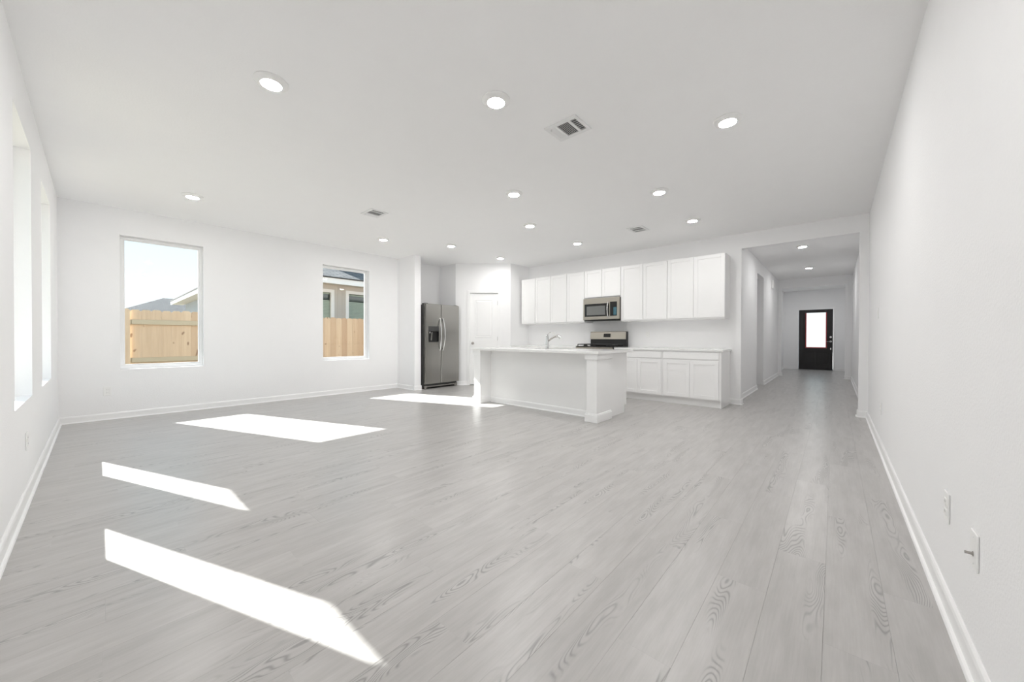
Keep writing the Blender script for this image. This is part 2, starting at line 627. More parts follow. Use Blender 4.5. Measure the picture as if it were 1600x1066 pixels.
baseboard('baseboard_kitchen', [((XK-g_, OP[1]-0.013), (XK-g_, 1.277)), ((XK-g_, YR), (XK-g_, OP[0]+0.013)),
                                ((XK+0.13, OP[1]-g_), (XK-0.013, OP[1]-g_)), ((XK-0.013, OP[0]+g_), (XK+0.13, OP[0]+g_))])
baseboard('baseboard_hall', [((9.20, HL-g_), (XK+0.13, HL-g_)), ((13.0, HL-g_), (10.12, HL-g_)),
                             ((13.0-g_, 1.155-0.013), (13.0-g_, HL)), ((13.0-g_, YR), (13.0-g_, -0.20+0.013)),
                             ((13.15, 1.155-g_), (13.0, 1.155-g_)), ((13.0, -0.2+g_), (13.15, -0.2+g_)),
                             ((10.12+g_, HL+0.12), (10.12+g_, HL)) , ((9.2-g_, HL), (9.2-g_, HL+0.12))])
baseboard('baseboard_foyer', [((XD, 1.385-g_), (13.15, 1.385-g_)), ((XD-g_, 1.02), (XD-g_, 1.385)), ((XD-g_, YR), (XD-g_, -0.02))])
# pantry diagonal baseboard in the wall's own frame
mb, ms = MB(), MB()
for a, b_ in (((0.262, -g_), (0.0, -g_)), ((PLEN, -g_), (1.008, -g_))):
    mb.extrude(BB, a, b_)
    ms.extrude(SH, a, b_)
o = struct(mb.build('baseboard_pantry', 'trim_paint', org=(0, 0, 0)))
o.location, o.rotation_euler = PA, (0, 0, PANG)
ms.build('shoe_moulding', 'trim_paint', o)

# ------------------------------------------------------------------ windows
def window(name, axis, a, b_, t_in, sgn, label):
    """frame in the outer half of the opening; t_in = depth of the frame's inner face, sgn = outward direction"""
    z0, z1 = WZ
    def bx(mb, u0, u1, t0, t1, w0, w1, bev=0.004):
        t0, t1 = sorted((t0, t1))
        if axis == 'X':
            mb.box(t0, t1, u0, u1, w0, w1, bev)
        else:
            mb.box(u0, u1, t0, t1, w0, w1, bev)
        return mb
    fw = 0.034
    ti, to = t_in, t_in + sgn*0.055
    mb = MB()
    e_ = 0.001
    bx(mb, a+e_, b_-e_, ti, to, z0+e_, z0+fw+0.012)
    bx(mb, a+e_, b_-e_, ti, to, z1-fw, z1-e_)
    bx(mb, a+e_, a+fw, ti, to, z0+fw+0.012, z1-fw)
    bx(mb, b_-fw, b_-e_, ti, to, z0+fw+0.012, z1-fw)
    o = struct(mb.build(name, 'vinyl_white'), label)
    s = MB()
    q0, q1 = ti+sgn*0.018, ti+sgn*0.045
    i_ = 0.012
    bx(s, a+fw, b_-fw, q0, q1, z0+fw+0.012, z0+fw+0.012+i_, 0.002)
    bx(s, a+fw, b_-fw, q0, q1, z1-fw-i_, z1-fw, 0.002)
    bx(s, a+fw, a+fw+i_, q0, q1, z0+fw+0.012+i_, z1-fw-i_, 0.002)
    bx(s, b_-fw-i_, b_-fw, q0, q1, z0+fw+0.012+i_, z1-fw-i_, 0.002)
    s.build('glazing_bead', 'vinyl_white', o)
    p = MB()
    tm = ti+sgn*0.03
    bx(p, a+fw+0.004, b_-fw-0.004, tm-0.002, tm+0.002, z0+fw+0.016, z1-fw-0.004, 0)
    p.build('pane', 'window_glass', o)
    return o
window('window_1', 'Y', *W1, YW+0.088, 1, 'white framed picture window looking onto sky and wooden fence')
window('window_2', 'Y', *W2, YW+0.088, 1, 'white framed window with the neighbouring house behind it')
window('window_3', 'X', *L1, XL-0.088, -1, 'nearer of the two left wall windows seen edge on')
window('window_4', 'X', *L2, XL-0.088, -1, 'farther left wall window beside the room corner seen edge on')

# ------------------------------------------------------------------ pantry door (in the diagonal wall's frame)
d1 = struct(MB().box(DO[0]+0.004, DO[1]-0.004, 0.022, 0.058, 0.012, DO[3]-0.006, 0.002).build('door_1', 'trim_paint', org=(0, 0, 0)),
            'white two-panel pantry door set in the diagonal wall')
d1.location, d1.rotation_euler = PA, (0, 0, PANG)
ORG['door_1'] = Vector((0, 0, 0))
def raised_panel(u0, u1, z0, z1, par):
    mb = MB()
    k_ = 0.016
    y0 = 0.022
    # sunk border built as a sloped ring then a raised field
    def ring(r0, ya, r1, yb):
        a = [(u0+r0, ya, z0+r0), (u1-r0, ya, z0+r0), (u1-r0, ya, z1-r0), (u0+r0, ya, z1-r0)]
        b_ = [(u0+r1, yb, z0+r1), (u1-r1, yb, z0+r1), (u1-r1, yb, z1-r1), (u0+r1, yb, z1-r1)]
        for i in range(4):
            mb.face([a[i], a[(i+1) % 4], b_[(i+1) % 4], b_[i]])
    ring(0, y0-0.0002, 0.010, y0-0.006)
    ring(0.010, y0-0.006, 0.022, y0-0.001)
    ring(0.022, y0-0.001, 0.030, y0-0.001)
    ring(0.030, y0-0.001, 0.055, y0-0.007)
    mb.face([(u0+0.055, y0-0.007, z0+0.055), (u1-0.055, y0-0.007, z0+0.055), (u1-0.055, y0-0.007, z1-0.055), (u0+0.055, y0-0.007, z1-0.055)])
    bmesh.ops.remove_doubles(mb.bm, verts=mb.bm.verts, dist=1e-5)
    bmesh.ops.recalc_face_normals(mb.bm, faces=mb.bm.faces)
    for f in mb.bm.faces:
        if f.normal.y > 0:
            f.normal_flip()
    mb.build('panel', 'trim_paint', par, org=(0, 0, 0))
raised_panel(0.435, 0.830, 1.07, 1.93, d1)
raised_panel(0.435, 0.830, 0.20, 0.82, d1)
kn = MB().lathe([(0.031, 0.0215), (0.031, 0.014), (0.012, 0.010), (0.011, -0.018), (0.024, -0.026), (0.029, -0.038), (0.027, -0.050), (0.014, -0.057)],
                (0.386, 0, 0.945), 'Y', 20).build('knob', 'nickel', d1, org=(0, 0, 0), smooth=True)
kn['label'] = 'satin nickel round knob'
# casing
mb = MB()
CW = 0.058
mb.box(DO[0]-CW, DO[0], -0.016, -0.0005, 0.0, DO[3]+CW, 0.004)
mb.box(DO[1], DO[1]+CW, -0.016, -0.0005, 0.0, DO[3]+CW, 0.004)
mb.box(DO[0], DO[1], -0.016, -0.0005, DO[3], DO[3]+CW, 0.004)
mb.box(DO[0], DO[0]+0.004, -0.0005, 0.1, 0.0, DO[3])
mb.box(DO[1]-0.004, DO[1], -0.0005, 0.1, 0.0, DO[3])
mb.box(DO[0], DO[1], -0.0005, 0.1, DO[3]-0.004, DO[3])
o = struct(mb.build('trim_1', 'trim_paint', org=(0, 0, 0)), 'white casing around the pantry door')
o.location, o.rotation_euler = PA, (0, 0, PANG)
for zz in (0.25, 1.05, 1.85):
    hg = MB().lathe([(0.007, zz-0.045), (0.007, zz+0.045)], (DO[1]-0.003, 0.016, 0), 'Z', 10).build('hinge', 'nickel', d1, org=(0, 0, 0), smooth=True)

# ------------------------------------------------------------------ front door
d2 = MB()
y0, y1 = FD[0]+0.006, FD[1]-0.006
GLZ = (0.745, 1.965)
GLY = (0.205, 0.775)
xf0, xf1 = XD+0.045, XD+0.09
f = lambda u, v: not (GLY[0] < u < GLY[1] and GLZ[0] < v < GLZ[1])
grid_slab(d2, [y0, y1, *GLY], [0.012, FD[3]-0.006, *GLZ], xf0, xf1, f, 'X')
door2 = struct(d2.build('door_2', 'door_black'), 'black front door with a tall glass lite at the hall end')
mb = MB()
for (a0, a1, b0, b1) in ((GLY[0]-0.045, GLY[0]+0.004, GLZ[0]-0.045, GLZ[1]+0.045), (GLY[1]-0.004, GLY[1]+0.045, GLZ[0]-0.045, GLZ[1]+0.045)):
    mb.box(xf0-0.014, xf0, a0, a1, b0, b1, 0.004)
mb.box(xf0-0.014, xf0, GLY[0]+0.004, GLY[1]-0.004, GLZ[0]-0.045, GLZ[0]+0.004, 0.004)
mb.box(xf0-0.014, xf0, GLY[0]+0.004, GLY[1]-0.004, GLZ[1]-0.004, GLZ[1]+0.045, 0.004)
mb.build('lite_frame', 'door_black', door2)
mb = MB()
tw = 0.030
mb.box(xf0-0.016, xf0+0.01, GLY[0]+0.004, GLY[0]+tw, GLZ[0]+0.004, GLZ[1]-0.004)
mb.box(xf0-0.016, xf0+0.01, GLY[1]-tw, GLY[1]-0.004, GLZ[0]+0.004, GLZ[1]-0.004)
mb.box(xf0-0.016, xf0+0.01, GLY[0]+tw, GLY[1]-tw, GLZ[0]+0.004, GLZ[0]+tw)
o = mb.build('film_edge', 'red_film', door2)
o['label'] = 'red protective film edge'
MB().box(xf0+0.018, xf0+0.024, GLY[0], GLY[1], GLZ[0], GLZ[1]).build('pane', 'window_glass', door2)
for (a0, a1) in ((0.16, 0.465), (0.54, 0.845)):
    MB().box(xf0-0.008, xf0, a0, a1, 0.19, 0.60, 0.006).build('panel', 'door_black', door2)
mb = MB().lathe([(0.034, xf0), (0.034, xf0-0.012), (0.03, xf0-0.02)], (0, 0.107, 1.12), 'X', 18)
mb.box(xf0-0.035, xf0-0.018, 0.102, 0.112, 1.10, 1.14, 0.002)
mb.build('deadbolt', 'chrome', door2, smooth=True)
mb = MB().lathe([(0.032, xf0), (0.032, xf0-0.010), (0.012, xf0-0.014), (0.012, xf0-0.05)], (0, 0.107, 0.975), 'X', 18)
mb.tube([(xf0-0.045, 0.107, 0.975), (xf0-0.047, 0.16, 0.975), (xf0-0.045, 0.22, 0.972)], 0.009)
mb.build('lever', 'chrome', door2, smooth=True)
MB().box(xf0-0.004, xf0, 0.096, 0.118, 0.70, 0.76, 0.001).build('strike_plate', 'chrome', door2)
mb = MB()
mb.box(XD-0.014, XD-0.0005, FD[0]-0.055, FD[0], 0.0, FD[3]+0.055, 0.004)
mb.box(XD-0.014, XD-0.0005, FD[1], FD[1]+0.055, 0.0, FD[3]+0.055, 0.004)
mb.box(XD-0.014, XD-0.0005, FD[0], FD[1], FD[3], FD[3]+0.055, 0.004)
struct(mb.build('trim_2', 'trim_paint'), 'white casing around the front door')
struct(MB().box(XD, XD+T, FD[0], FD[1], -0.1, 0.01).build('trim_3', 'dark_plastic'), 'dark threshold under the front door')

# ------------------------------------------------------------------ ceiling lights
def make_light():
    t = thing('ceiling_light', '', 'ceiling light', (0, 0, 0), 'round LED ceiling lights', local=True)
    MB().lathe([(0.100, -0.0002), (0.100, -0.005), (0.096, -0.009), (0.070, -0.021), (0.060, -0.023)], (0, 0, 0), 'Z', 40, True, False).build('trim_ring', 'light_trim', t, smooth=True)
    MB().lathe([(0.060, -0.0225), (0.050, -0.0245), (0.025, -0.0255)], (0, 0, 0), 'Z', 32, False, True).build('lens', 'led_lens', t)
    return t
lights = [
    (0.766, 2.789, 'round ceiling light nearest the left wall, large in the foreground'),
    (1.872, 1.806, 'round ceiling light in the foreground left of the large ceiling register'),
    (3.219, 0.630, 'round ceiling light nearest the right wall, right of the large register'),
    (0.760, 5.727, 'round ceiling light above the big window with the sky view'),
    (3.206, 2.802, 'round ceiling light midway between the large register and the pantry door'),
    (4.253, 1.515, 'round ceiling light in front of the right-hand wall cabinets, nearer the camera'),
    (4.264, 3.409, 'round ceiling light above the middle of the kitchen island'),
    (5.586, 1.523, 'round ceiling light nearest the hall opening, above the base cabinets'),
    (3.222, 5.752, 'round ceiling light above the window beside the refrigerator wall'),
    (4.254, 5.223, 'round ceiling light in front of the refrigerator'),
    (5.580, 5.245, 'round ceiling light in front of the pantry door'),
    (5.590, 3.405, 'round ceiling light in front of the microwave'),
    (0.766, 0.630, 'added unseen round ceiling light above the camera corner'),  # unseen, added where the light grid would continue; brightens near floor and right wall
    (8.449, 0.450, 'round ceiling light in the hall, nearer the kitchen opening'),
    (14.70, 0.520, 'added unseen round fill light in the foyer behind the hall header'),  # unseen fill, added to brighten the foyer walls
    (11.082, 0.468, 'round ceiling light in the hall, nearer the front door'),
]
proto = make_light()
for i, (x, y, lab) in enumerate(lights):
    o = proto if i == 0 else copy_tree(proto)
    o.location = (x, y, H)
    o['label'] = lab

# ------------------------------------------------------------------ ceiling registers
def make_register(sx_, sy, nm, mid=0.5):
    """three-way register, local centre at the ceiling, sections along y"""
    t = thing('ceiling_register', nm, 'air vent', (0, 0, 0), 'ceiling air registers', local=True)
    hx, hy = sx_/2, sy/2
    ox = 0.086                                   # half width of the louvred opening
    secs = [(-0.120, -0.074), (-0.055, 0.047), (0.062, 0.116)]
    us = [-hx, -ox, ox, hx]
    vs = [-hy, hy] + [q for p in secs for q in p]
    f_ = lambda u, v: not (abs(u) < ox and any(a < v < b_ for a, b_ in secs))
    mb = grid_slab(MB(), us, vs, -0.009, -0.0005, f_, 'Z')
    mb.build('frame', 'register_white', t)
    MB().box(-ox-0.004, ox+0.004, -0.124, 0.120, -0.0016, -0.0006).build('duct_shade_plate', 'duct_shade', t)  # flat dark plate, shade of the hollow duct put into its colour
    for i in range(7):           # near section: short fins along y
        x = -ox + (i+0.5)*2*ox/7
        MB().box(x-0.0016, x+0.0016, secs[0][0], secs[0][1], -0.0060, -0.0045).build('slat', 'register_white', t)
    for i in range(7):           # middle section: low blades along x
        y_ = secs[1][0] + (i+0.5)*0.102/7
        MB().box(-ox, ox, y_-0.0008, y_+0.0008, -0.0040, -0.0028).build('slat', 'register_white', t)
    for i in range(4):           # far section: overlapping blades that close the view
        y_ = secs[2][0] + (i+0.5)*0.054/4
        MB().box(-ox, ox, y_-0.0085, y_+0.0085, -0.0075, -0.0066, rot=Matrix.Rotation(-0.25, 3, 'X')).build('slat', 'register_white', t)
    fr = 0.026
    MB().box(-hx+0.04, -hx+0.046, hy-fr-0.02, hy-fr-0.014, -0.026, -0.009).build('damper_lever', 'register_white', t)
    return t
r1 = make_register(0.245, 0.290, 'large white ceiling register with painted grey shade behind louvres in the foreground')
r1.location = (2.50, 1.615, H)
r2 = make_register(0.245, 0.290, 'small ceiling register with painted dark shade behind louvres toward the windows')
r2.location = (2.481, 4.662, H)
r3 = make_register(0.245, 0.290, 'pale ceiling register in front of the wall cabinets')
r3.location = (5.50, 2.28, H)
r3.rotation_euler = (0, 0, math.pi/2)

# ------------------------------------------------------------------ outlets, switches
def plate(name, label, loc, face, kind):
    """face: outward normal '+X', '-X', '+Y', '-Y'"""
    rz = {'-Y': 0, '+X': math.pi/2, '+Y': math.pi, '-X': -math.pi/2}[face]
    t = thing(name, label, 'wall plate' if kind in ('coax', 'blank') else ('light switch' if kind == 'switch' else 'outlet'), loc, rz=rz, local=True)
    MB().box(-0.036, 0.036, -0.0065, -0.0004, -0.058, 0.058, 0.003, 2).build('plate', 'plate_plastic', t)
    if kind == 'outlet':
        for s in (-1, 1):
            r = MB().box(-0.017, 0.017, -0.0085, -0.006, s*0.0195-0.014, s*0.0195+0.014, 0.003).build('receptacle', 'plate_plastic', t)
            for k_ in (-1, 1):
                MB().box(k_*0.0065-0.0012, k_*0.0065+0.0012, -0.0089, -0.008, s*0.0195-0.002, s*0.0195+0.006).build('slot', 'slot_grey', r)
    elif kind == 'switch':
        MB().box(-0.016, 0.016, -0.010, -0.006, -0.033, 0.033, 0.003).build('rocker', 'plate_plastic', t)
    elif kind == 'coax':
        MB().lathe([(0.008, -0.006), (0.008, -0.008), (0.0042, -0.0085), (0.0042, -0.024)], (0, 0, -0.012), 'Y', 12).build('coax_connector', 'nickel', t, smooth=True)
    for s in (-1, 1):
        z = s*0.042 if kind != 'outlet' else 0
        if kind == 'outlet' and s == 1:
            continue
        MB().lathe([(0.0035, -0.0062), (0.003, -0.0078)], (0, 0, z), 'Y', 10).build('screw', 'plate_plastic', t)
    return t
plate('wall_outlet', 'white wall outlet on the left wall below the nearer window', (XL, 3.955, 0.38), '+X', 'outlet')
plate('wall_outlet', 'white wall outlet on the back wall left of the big window', (0.088, YW, 0.366), '-Y', 'outlet')
plate('light_switch', 'white rocker light switch high on the right wall near the hall opening', (5.385, YR, 1.325), '+Y', 'switch')
plate('wall_outlet', 'white wall outlet low on the right wall near the hall opening', (4.975, YR, 0.392), '+Y', 'outlet')
plate('wall_outlet', 'white outlet on the right wall, farther of the two foreground plates', (2.21, YR, 0.398), '+Y', 'outlet')
plate('cable_plate', 'white cable plate with metal connector on the right wall, nearest the camera', (1.827, YR, 0.392), '+Y', 'coax')
plate('wall_outlet', 'white outlet on the backsplash right of the range', (XK, 2.63, 1.14), '-X', 'outlet')
plate('wall_outlet', 'white outlet on the backsplash behind the faucet', (XK, 4.75, 1.14), '-X', 'outlet')
# door chime on hall wall
t = thing('door_chime', 'small white door chime box high on the hall wall', 'door chime', (11.55, HL, 2.46), local=True)
MB().box(-0.10, 0.10, -0.045, -0.0005, -0.10, 0.10, 0.01, 2).build('cover', 'plate_plastic', t)
for k_ in range(4):
    MB().box(-0.06, 0.06, -0.0465, -0.0445, -0.05+k_*0.03, -0.04+k_*0.03).build('grille_slat', 'slot_grey' if k_ < 0 else 'plate_plastic', t)

# ------------------------------------------------------------------ cabinets
def shaker(mb, xf, y0, y1, z0, z1, th=0.019, rail=0.056):
    """door whose front faces -X at x = xf"""
    mb.box(xf, xf+th, y0, y0+rail, z0, z1, 0.0015)
    mb.box(xf, xf+th, y1-rail, y1, z0, z1, 0.0015)
    mb.box(xf, xf+th, y0+rail, y1-rail, z0, z0+rail, 0.0015)
    mb.box(xf, xf+th, y0+rail, y1-rail, z1-rail, z1, 0.0015)
    return mb
def door_part(par, xf, y0, y1, z0, z1):
    d = shaker(MB(), xf, y0, y1, z0, z1).build('door', 'cabinet_paint', par)
    ORG[d.name] = ORG[par.name]
    MB().box(xf+0.009, xf+0.016, y0+0.054, y1-0.054, z0+0.054, z1-0.054).build('panel', 'cabinet_paint', d)
    return d
UX = XK - 0.33
def upper(label, ys, z0, z1):
    t = thing('wall_cabinet', label, 'wall cabinet', (XK-0.165, (ys[0]+ys[-1])/2, z0), 'white wall cabinets over the counter')
    a, b_ = min(ys), max(ys)
    MB().box(UX, XK-0.0005, a+0.0006, b_-0.0006, z0, z1, 0.001).build('body', 'cabinet_paint', t)
    ys = sorted(ys)
    for p, q in zip(ys, ys[1:]):
        door_part(t, UX-0.021, p+0.005, q-0.005, z0+0.022, z1-0.006)
    return t
ZU0, ZU1 = 1.375, 2.402
upper('white two-door wall cabinet at the pantry end of the row', [5.418, 5.020, 4.604], ZU0, ZU1)
upper('white two-door wall cabinet directly left of the microwave', [4.604, 4.190, 3.772], ZU0, ZU1)
upper('short white two-door wall cabinet above the microwave', [3.772, 3.392, 3.005], 1.842, ZU1)
upper('white two-door wall cabinet directly right of the microwave', [3.005, 2.585, 2.163], ZU0, ZU1)
upper('white two-door wall cabinet at the hall end of the row', [2.163, 1.742, 1.285], ZU0, ZU1)

BX = 6.205
CZ = 0.862
def base(label, ya, yb, end=False):
    t = thing('base_cabinet', label, 'base cabinet', ((BX+XK)/2, (ya+yb)/2, 0), 'white base cabinets along the kitchen wall')
    MB().box(BX, XK-0.0005, ya+0.0006, yb-0.0006, 0.105, CZ, 0.001).build('body', 'cabinet_paint', t)
    MB().box(BX+0.062, XK-0.02, ya+0.0006, yb-0.0006, 0.0, 0.105).build('toe_kick', 'cabinet_paint', t)
    m_ = (ya+yb)/2
    MB().box(BX-0.020, BX-0.001, ya+0.022, yb-0.022, 0.735, CZ-0.02, 0.002).build('drawer', 'cabinet_paint', t)
    door_part(t, BX-0.020, ya+0.022, m_-0.0015, 0.125, 0.712)
    door_part(t, BX-0.020, m_+0.0015, yb-0.022, 0.125, 0.712)
    if end:
        MB().box(BX-0.001, XK-0.001, ya-0.012, ya+0.0004, 0.0, CZ).build('end_panel', 'cabinet_paint', t)
        MB().box(BX+0.05, BX+0.062, ya-0.012, yb, 0.0, 0.105).build('toe_board', 'cabinet_paint', t)
    return t
base('white base cabinet with drawer and two doors at the hall end', 1.289, 2.140, True)
base('white base cabinet with drawer and two doors directly right of the range', 2.140, 2.992)
base('white base cabinet directly left of the range behind the island', 3.772, 4.600)
base('white base cabinet in the corner by the pantry wall behind the island', 4.600, 5.455)
def counter(label, ya, yb):
    return tag(MB().box(BX-0.030, XK-0.0005, ya, yb, CZ+0.0005, CZ+0.032, 0.003, 2).build('countertop', 'quartz'), label, 'countertop')
counter('white quartz countertop over the base cabinets right of the range', 1.250, 2.990)
counter('white quartz countertop between the range and the pantry wall', 3.774, 5.466)
# ------------------------------------------------------------------ microwave
MX = XK - 0.40
t = thing('microwave', 'stainless over-the-range microwave under the short cabinet', 'microwave', ((MX+XK)/2, 3.388, 1.415))
ya, yb = 3.008, 3.768
z0, z1 = 1.415, 1.838
MB().box(MX+0.045, XK-0.001, ya, yb, z0, z1, 0.004).build('body', 'black_matte', t)
grid_slab(MB(), [ya, ya+0.205, yb-0.03, yb], [z0+0.012, z0+0.07, z1-0.105, z1], MX, MX+0.044,
          lambda u, v: not (ya+0.205 < u < yb-0.03 and z0+0.07 < v < z1-0.105), 'X').build('front_frame', 'stainless_h', t)
dr = MB().box(MX+0.003, MX+0.04, ya+0.206, yb-0.031, z0+0.071, z1-0.106).build('door_glass', 'black_gloss', t)
MB().box(MX+0.0015, MX+0.004, ya+0.285, yb-0.075, z0+0.098, z1-0.150).build('window_screen', 'screen_grey', dr)
cp = MB().box(MX-0.002, MX+0.001, ya+0.045, ya+0.185, z0+0.07, z1-0.085, 0.0005).build('control_panel', 'black_gloss', t)
o = MB().box(MX-0.003, MX-0.002, ya+0.052, ya+0.115, z0+0.085, z1-0.19).build('protective_film', 'film_blue', cp)
o['label'] = 'blue protective film'
pts = [(MX-0.002-0.045*math.sin(math.pi*k_/10)**0.6, ya+0.222, z0+0.045+(z1-z0-0.13)*k_/10) for k_ in range(11)]
MB().tube(pts, 0.0115, 10).build('handle', 'chrome', t, smooth=True)
MB().box(MX+0.05, XK-0.05, ya+0.03, yb-0.03, z0-0.006, z0, 0.002).build('vent_grille', 'black_matte', t)

# ------------------------------------------------------------------ range
t = thing('gas_range', 'stainless gas range with black grates and tall backguard', 'range', (6.47, 3.382, 0))
ya, yb = 2.998, 3.766
MB().box(6.165, 6.800, ya, yb, 0.09, 0.895, 0.003).build('body', 'black_matte', t)
MB().box(6.22, 6.78, ya+0.02, yb-0.02, 0.0, 0.09).build('base', 'black_matte', t)
MB().box(6.135, 6.80, ya, yb, 0.8955, 0.915, 0.004).build('cooktop', 'black_gloss', t)
MB().box(6.125, 6.164, ya+0.003, yb-0.003, 0.795, 0.893, 0.006).build('control_panel', 'stainless_h', t)
od = MB().box(6.13, 6.164, ya+0.003, yb-0.003, 0.255, 0.785, 0.004).build('oven_door', 'stainless_h', t)
MB().box(6.127, 6.131, ya+0.12, yb-0.12, 0.36, 0.62).build('door_glass', 'black_gloss', od)
mb = MB().tube([(6.085, ya+0.06, 0.735), (6.085, yb-0.06, 0.735)], 0.011)
mb.tube([(6.085, ya+0.08, 0.735), (6.132, ya+0.08, 0.735)], 0.008).tube([(6.085, yb-0.08, 0.735), (6.132, yb-0.08, 0.735)], 0.008)
mb.build('handle', 'stainless_h', od, smooth=True)
MB().box(6.135, 6.164, ya+0.003, yb-0.003, 0.10, 0.245, 0.004).build('drawer', 'stainless_h', t)
for k_ in range(5):
    MB().lathe([(0.022, 6.126), (0.020, 6.100), (0.016, 6.096)], (0, ya+0.12+k_*0.132, 0.845), 'X', 16).build('knob', 'black_matte', t, smooth=True)
for s in (0, 1):
    y_a = ya+0.03+s*0.36
    y_b = y_a+0.345
    mb = MB()
    zg = 0.945
    r = 0.009
    for yy in (y_a, (y_a+y_b)/2, y_b):
        mb.tube([(6.165, yy, zg), (6.66, yy, zg)], r, 8)
    for xx in (6.165, 6.33, 6.495, 6.66):
        mb.tube([(xx, y_a, zg), (xx, y_b, zg)], r, 8)
    for xx in (6.165, 6.66):
        for yy in (y_a, y_b):
            mb.tube([(xx, yy, zg), (xx, yy, 0.914)], r, 8)
    mb.build('grate', 'cast_iron', t, smooth=True)
    for xx in (6.26, 6.56):
        MB().lathe([(0.045, 0.9148), (0.045, 0.922), (0.034, 0.926), (0.034, 0.934), (0.02, 0.937)], (xx, (y_a+y_b)/2+0.06*(1 if s else -1), 0), 'Z', 18).build('burner', 'cast_iron', t, smooth=True)
# backguard: black lower riser and tilted stainless panel
MB().box(6.71, 6.80, ya, yb, 0.915, 1.195, 0.004).build('backguard', 'black_matte', t)
bp_ = MB()
bp_.face([(6.690, ya+0.004, 1.045), (6.690, yb-0.004, 1.045), (6.712, yb-0.004, 1.198), (6.712, ya+0.004, 1.198)])
bp_.face([(6.712, ya+0.004, 1.198), (6.712, yb-0.004, 1.198), (6.80, yb-0.004, 1.200), (6.80, ya+0.004, 1.200)])
bp_.face([(6.690, ya+0.004, 1.045), (6.712, ya+0.004, 1.198), (6.712, ya+0.004, 1.045)])
bp_.face([(6.690, yb-0.004, 1.045), (6.712, yb-0.004, 1.045), (6.712, yb-0.004, 1.198)])
bp_.face([(6.690, ya+0.004, 1.045), (6.712, ya+0.004, 1.045), (6.712, yb-0.004, 1.045), (6.690, yb-0.004, 1.045)])
pnl = bp_.build('backguard_panel', 'stainless_h', t)
disp = MB()
disp.box(6.692, 6.698, 3.318, 3.462, 1.085, 1.155, rot=Matrix.Rotation(0.142, 3, 'Y'))
disp.build('display', 'black_gloss', pnl)

# ------------------------------------------------------------------ refrigerator
FX0, FX1 = 4.452, 5.345
FY = 6.290
t = thing('refrigerator', 'stainless side-by-side refrigerator with curved handles and dispenser', 'refrigerator', ((FX0+FX1)/2, 6.62, 0))
MB().box(FX0+0.004, FX1-0.004, FY+0.075, 6.96, 0.035, 1.755, 0.004).build('body', 'fridge_side', t)
xm = FX0 + 0.405
DZ0, DZ1 = 0.105, 1.772
dx0, dx1, dz0, dz1 = FX0+0.075, xm-0.062, 0.975, 1.305
mb = MB()
grid_slab(mb, [FX0+0.014, xm-0.004-0.006, dx0, dx1], [DZ0+0.01, DZ1-0.01, dz0, dz1], FY+0.0, FY+0.06,
          lambda u, v: not (dx0 < u < dx1 and dz0 < v < dz1), 'Y')
mb.box(FX0, FX0+0.0145, FY+0.014, FY+0.066, DZ0, DZ1, 0.004)
mb.box(FX0+0.004, xm-0.004, FY+0.012, FY+0.066, DZ1-0.012, DZ1, 0.004)
mb.box(FX0+0.004, xm-0.004, FY+0.012, FY+0.066, DZ0, DZ0+0.012, 0.004)
mb.box(xm-0.0105, xm-0.004, FY+0.006, FY+0.066, DZ0, DZ1, 0.002)
fd = mb.build('freezer_door', 'stainless', t)
# dispenser set in the freezer door
mb = MB()
mb.box(dx0, dx1, FY+0.05, FY+0.06, dz0, dz1)
mb.box(dx0, dx0+0.008, FY+0.001, FY+0.05, dz0, dz1)
mb.box(dx1-0.008, dx1, FY+0.001, FY+0.05, dz0, dz1)
mb.box(dx0+0.008, dx1-0.008, FY+0.001, FY+0.05, dz0, dz0+0.012)
mb.build('dispenser', 'black_matte', fd)
MB().box(dx0+0.002, dx1-0.002, FY-0.003, FY+0.04, dz1-0.105, dz1-0.002, 0.004).build('dispenser_panel', 'dark_plastic', fd)
MB().box(dx0+0.085, dx0+0.115, FY+0.020, FY+0.030, dz0+0.03, dz1-0.12, 0.004, rot=Matrix.Rotation(0.12, 3, 'Y')).build('paddle', 'stainless', fd)
MB().lathe([(0.013, dz1-0.145), (0.010, dz1-0.105)], (dx0+0.055, FY+0.028, 0), 'Z', 12).build('nozzle', 'chrome', fd)
rd = MB().box(xm+0.004, FX1, FY, FY+0.066, DZ0, DZ1, 0.008, 2).build('fridge_door', 'stainless', t)
for s, dpar in ((-1, fd), (1, rd)):
    xx = xm + s*0.038
    pts = []
    for k_ in range(17):
        u = k_/16
        pts.append((xx + s*0.012*math.sin(math.pi*u), FY-0.004-0.062*math.sin(math.pi*u)**0.7, 0.80+0.68*u))
    MB().tube(pts, 0.0135, 12).build('handle', 'chrome', dpar, smooth=True)
gr = MB().box(FX0+0.02, FX1-0.02, FY+0.07, FY+0.09, 0.030, 0.098).build('base_grille', 'dark_plastic', t)
MB().box(FX0+0.06, FX1-0.06, FY+0.058, FY+0.069, 0.034, 0.060, 0.002).build('grille_bar', 'stainless', gr)
for xx in (FX0+0.01, FX1-0.07):
    MB().box(xx, xx+0.06, FY+0.045, FY+0.12, 0.0, 0.075, 0.006).build('roller_foot', 'stainless', t)
for xx in (FX0+0.015, FX1-0.085):
    MB().box(xx, xx+0.07, FY+0.03, FY+0.14, 1.756, 1.785, 0.004).build('hinge_cover', 'dark_plastic', t)

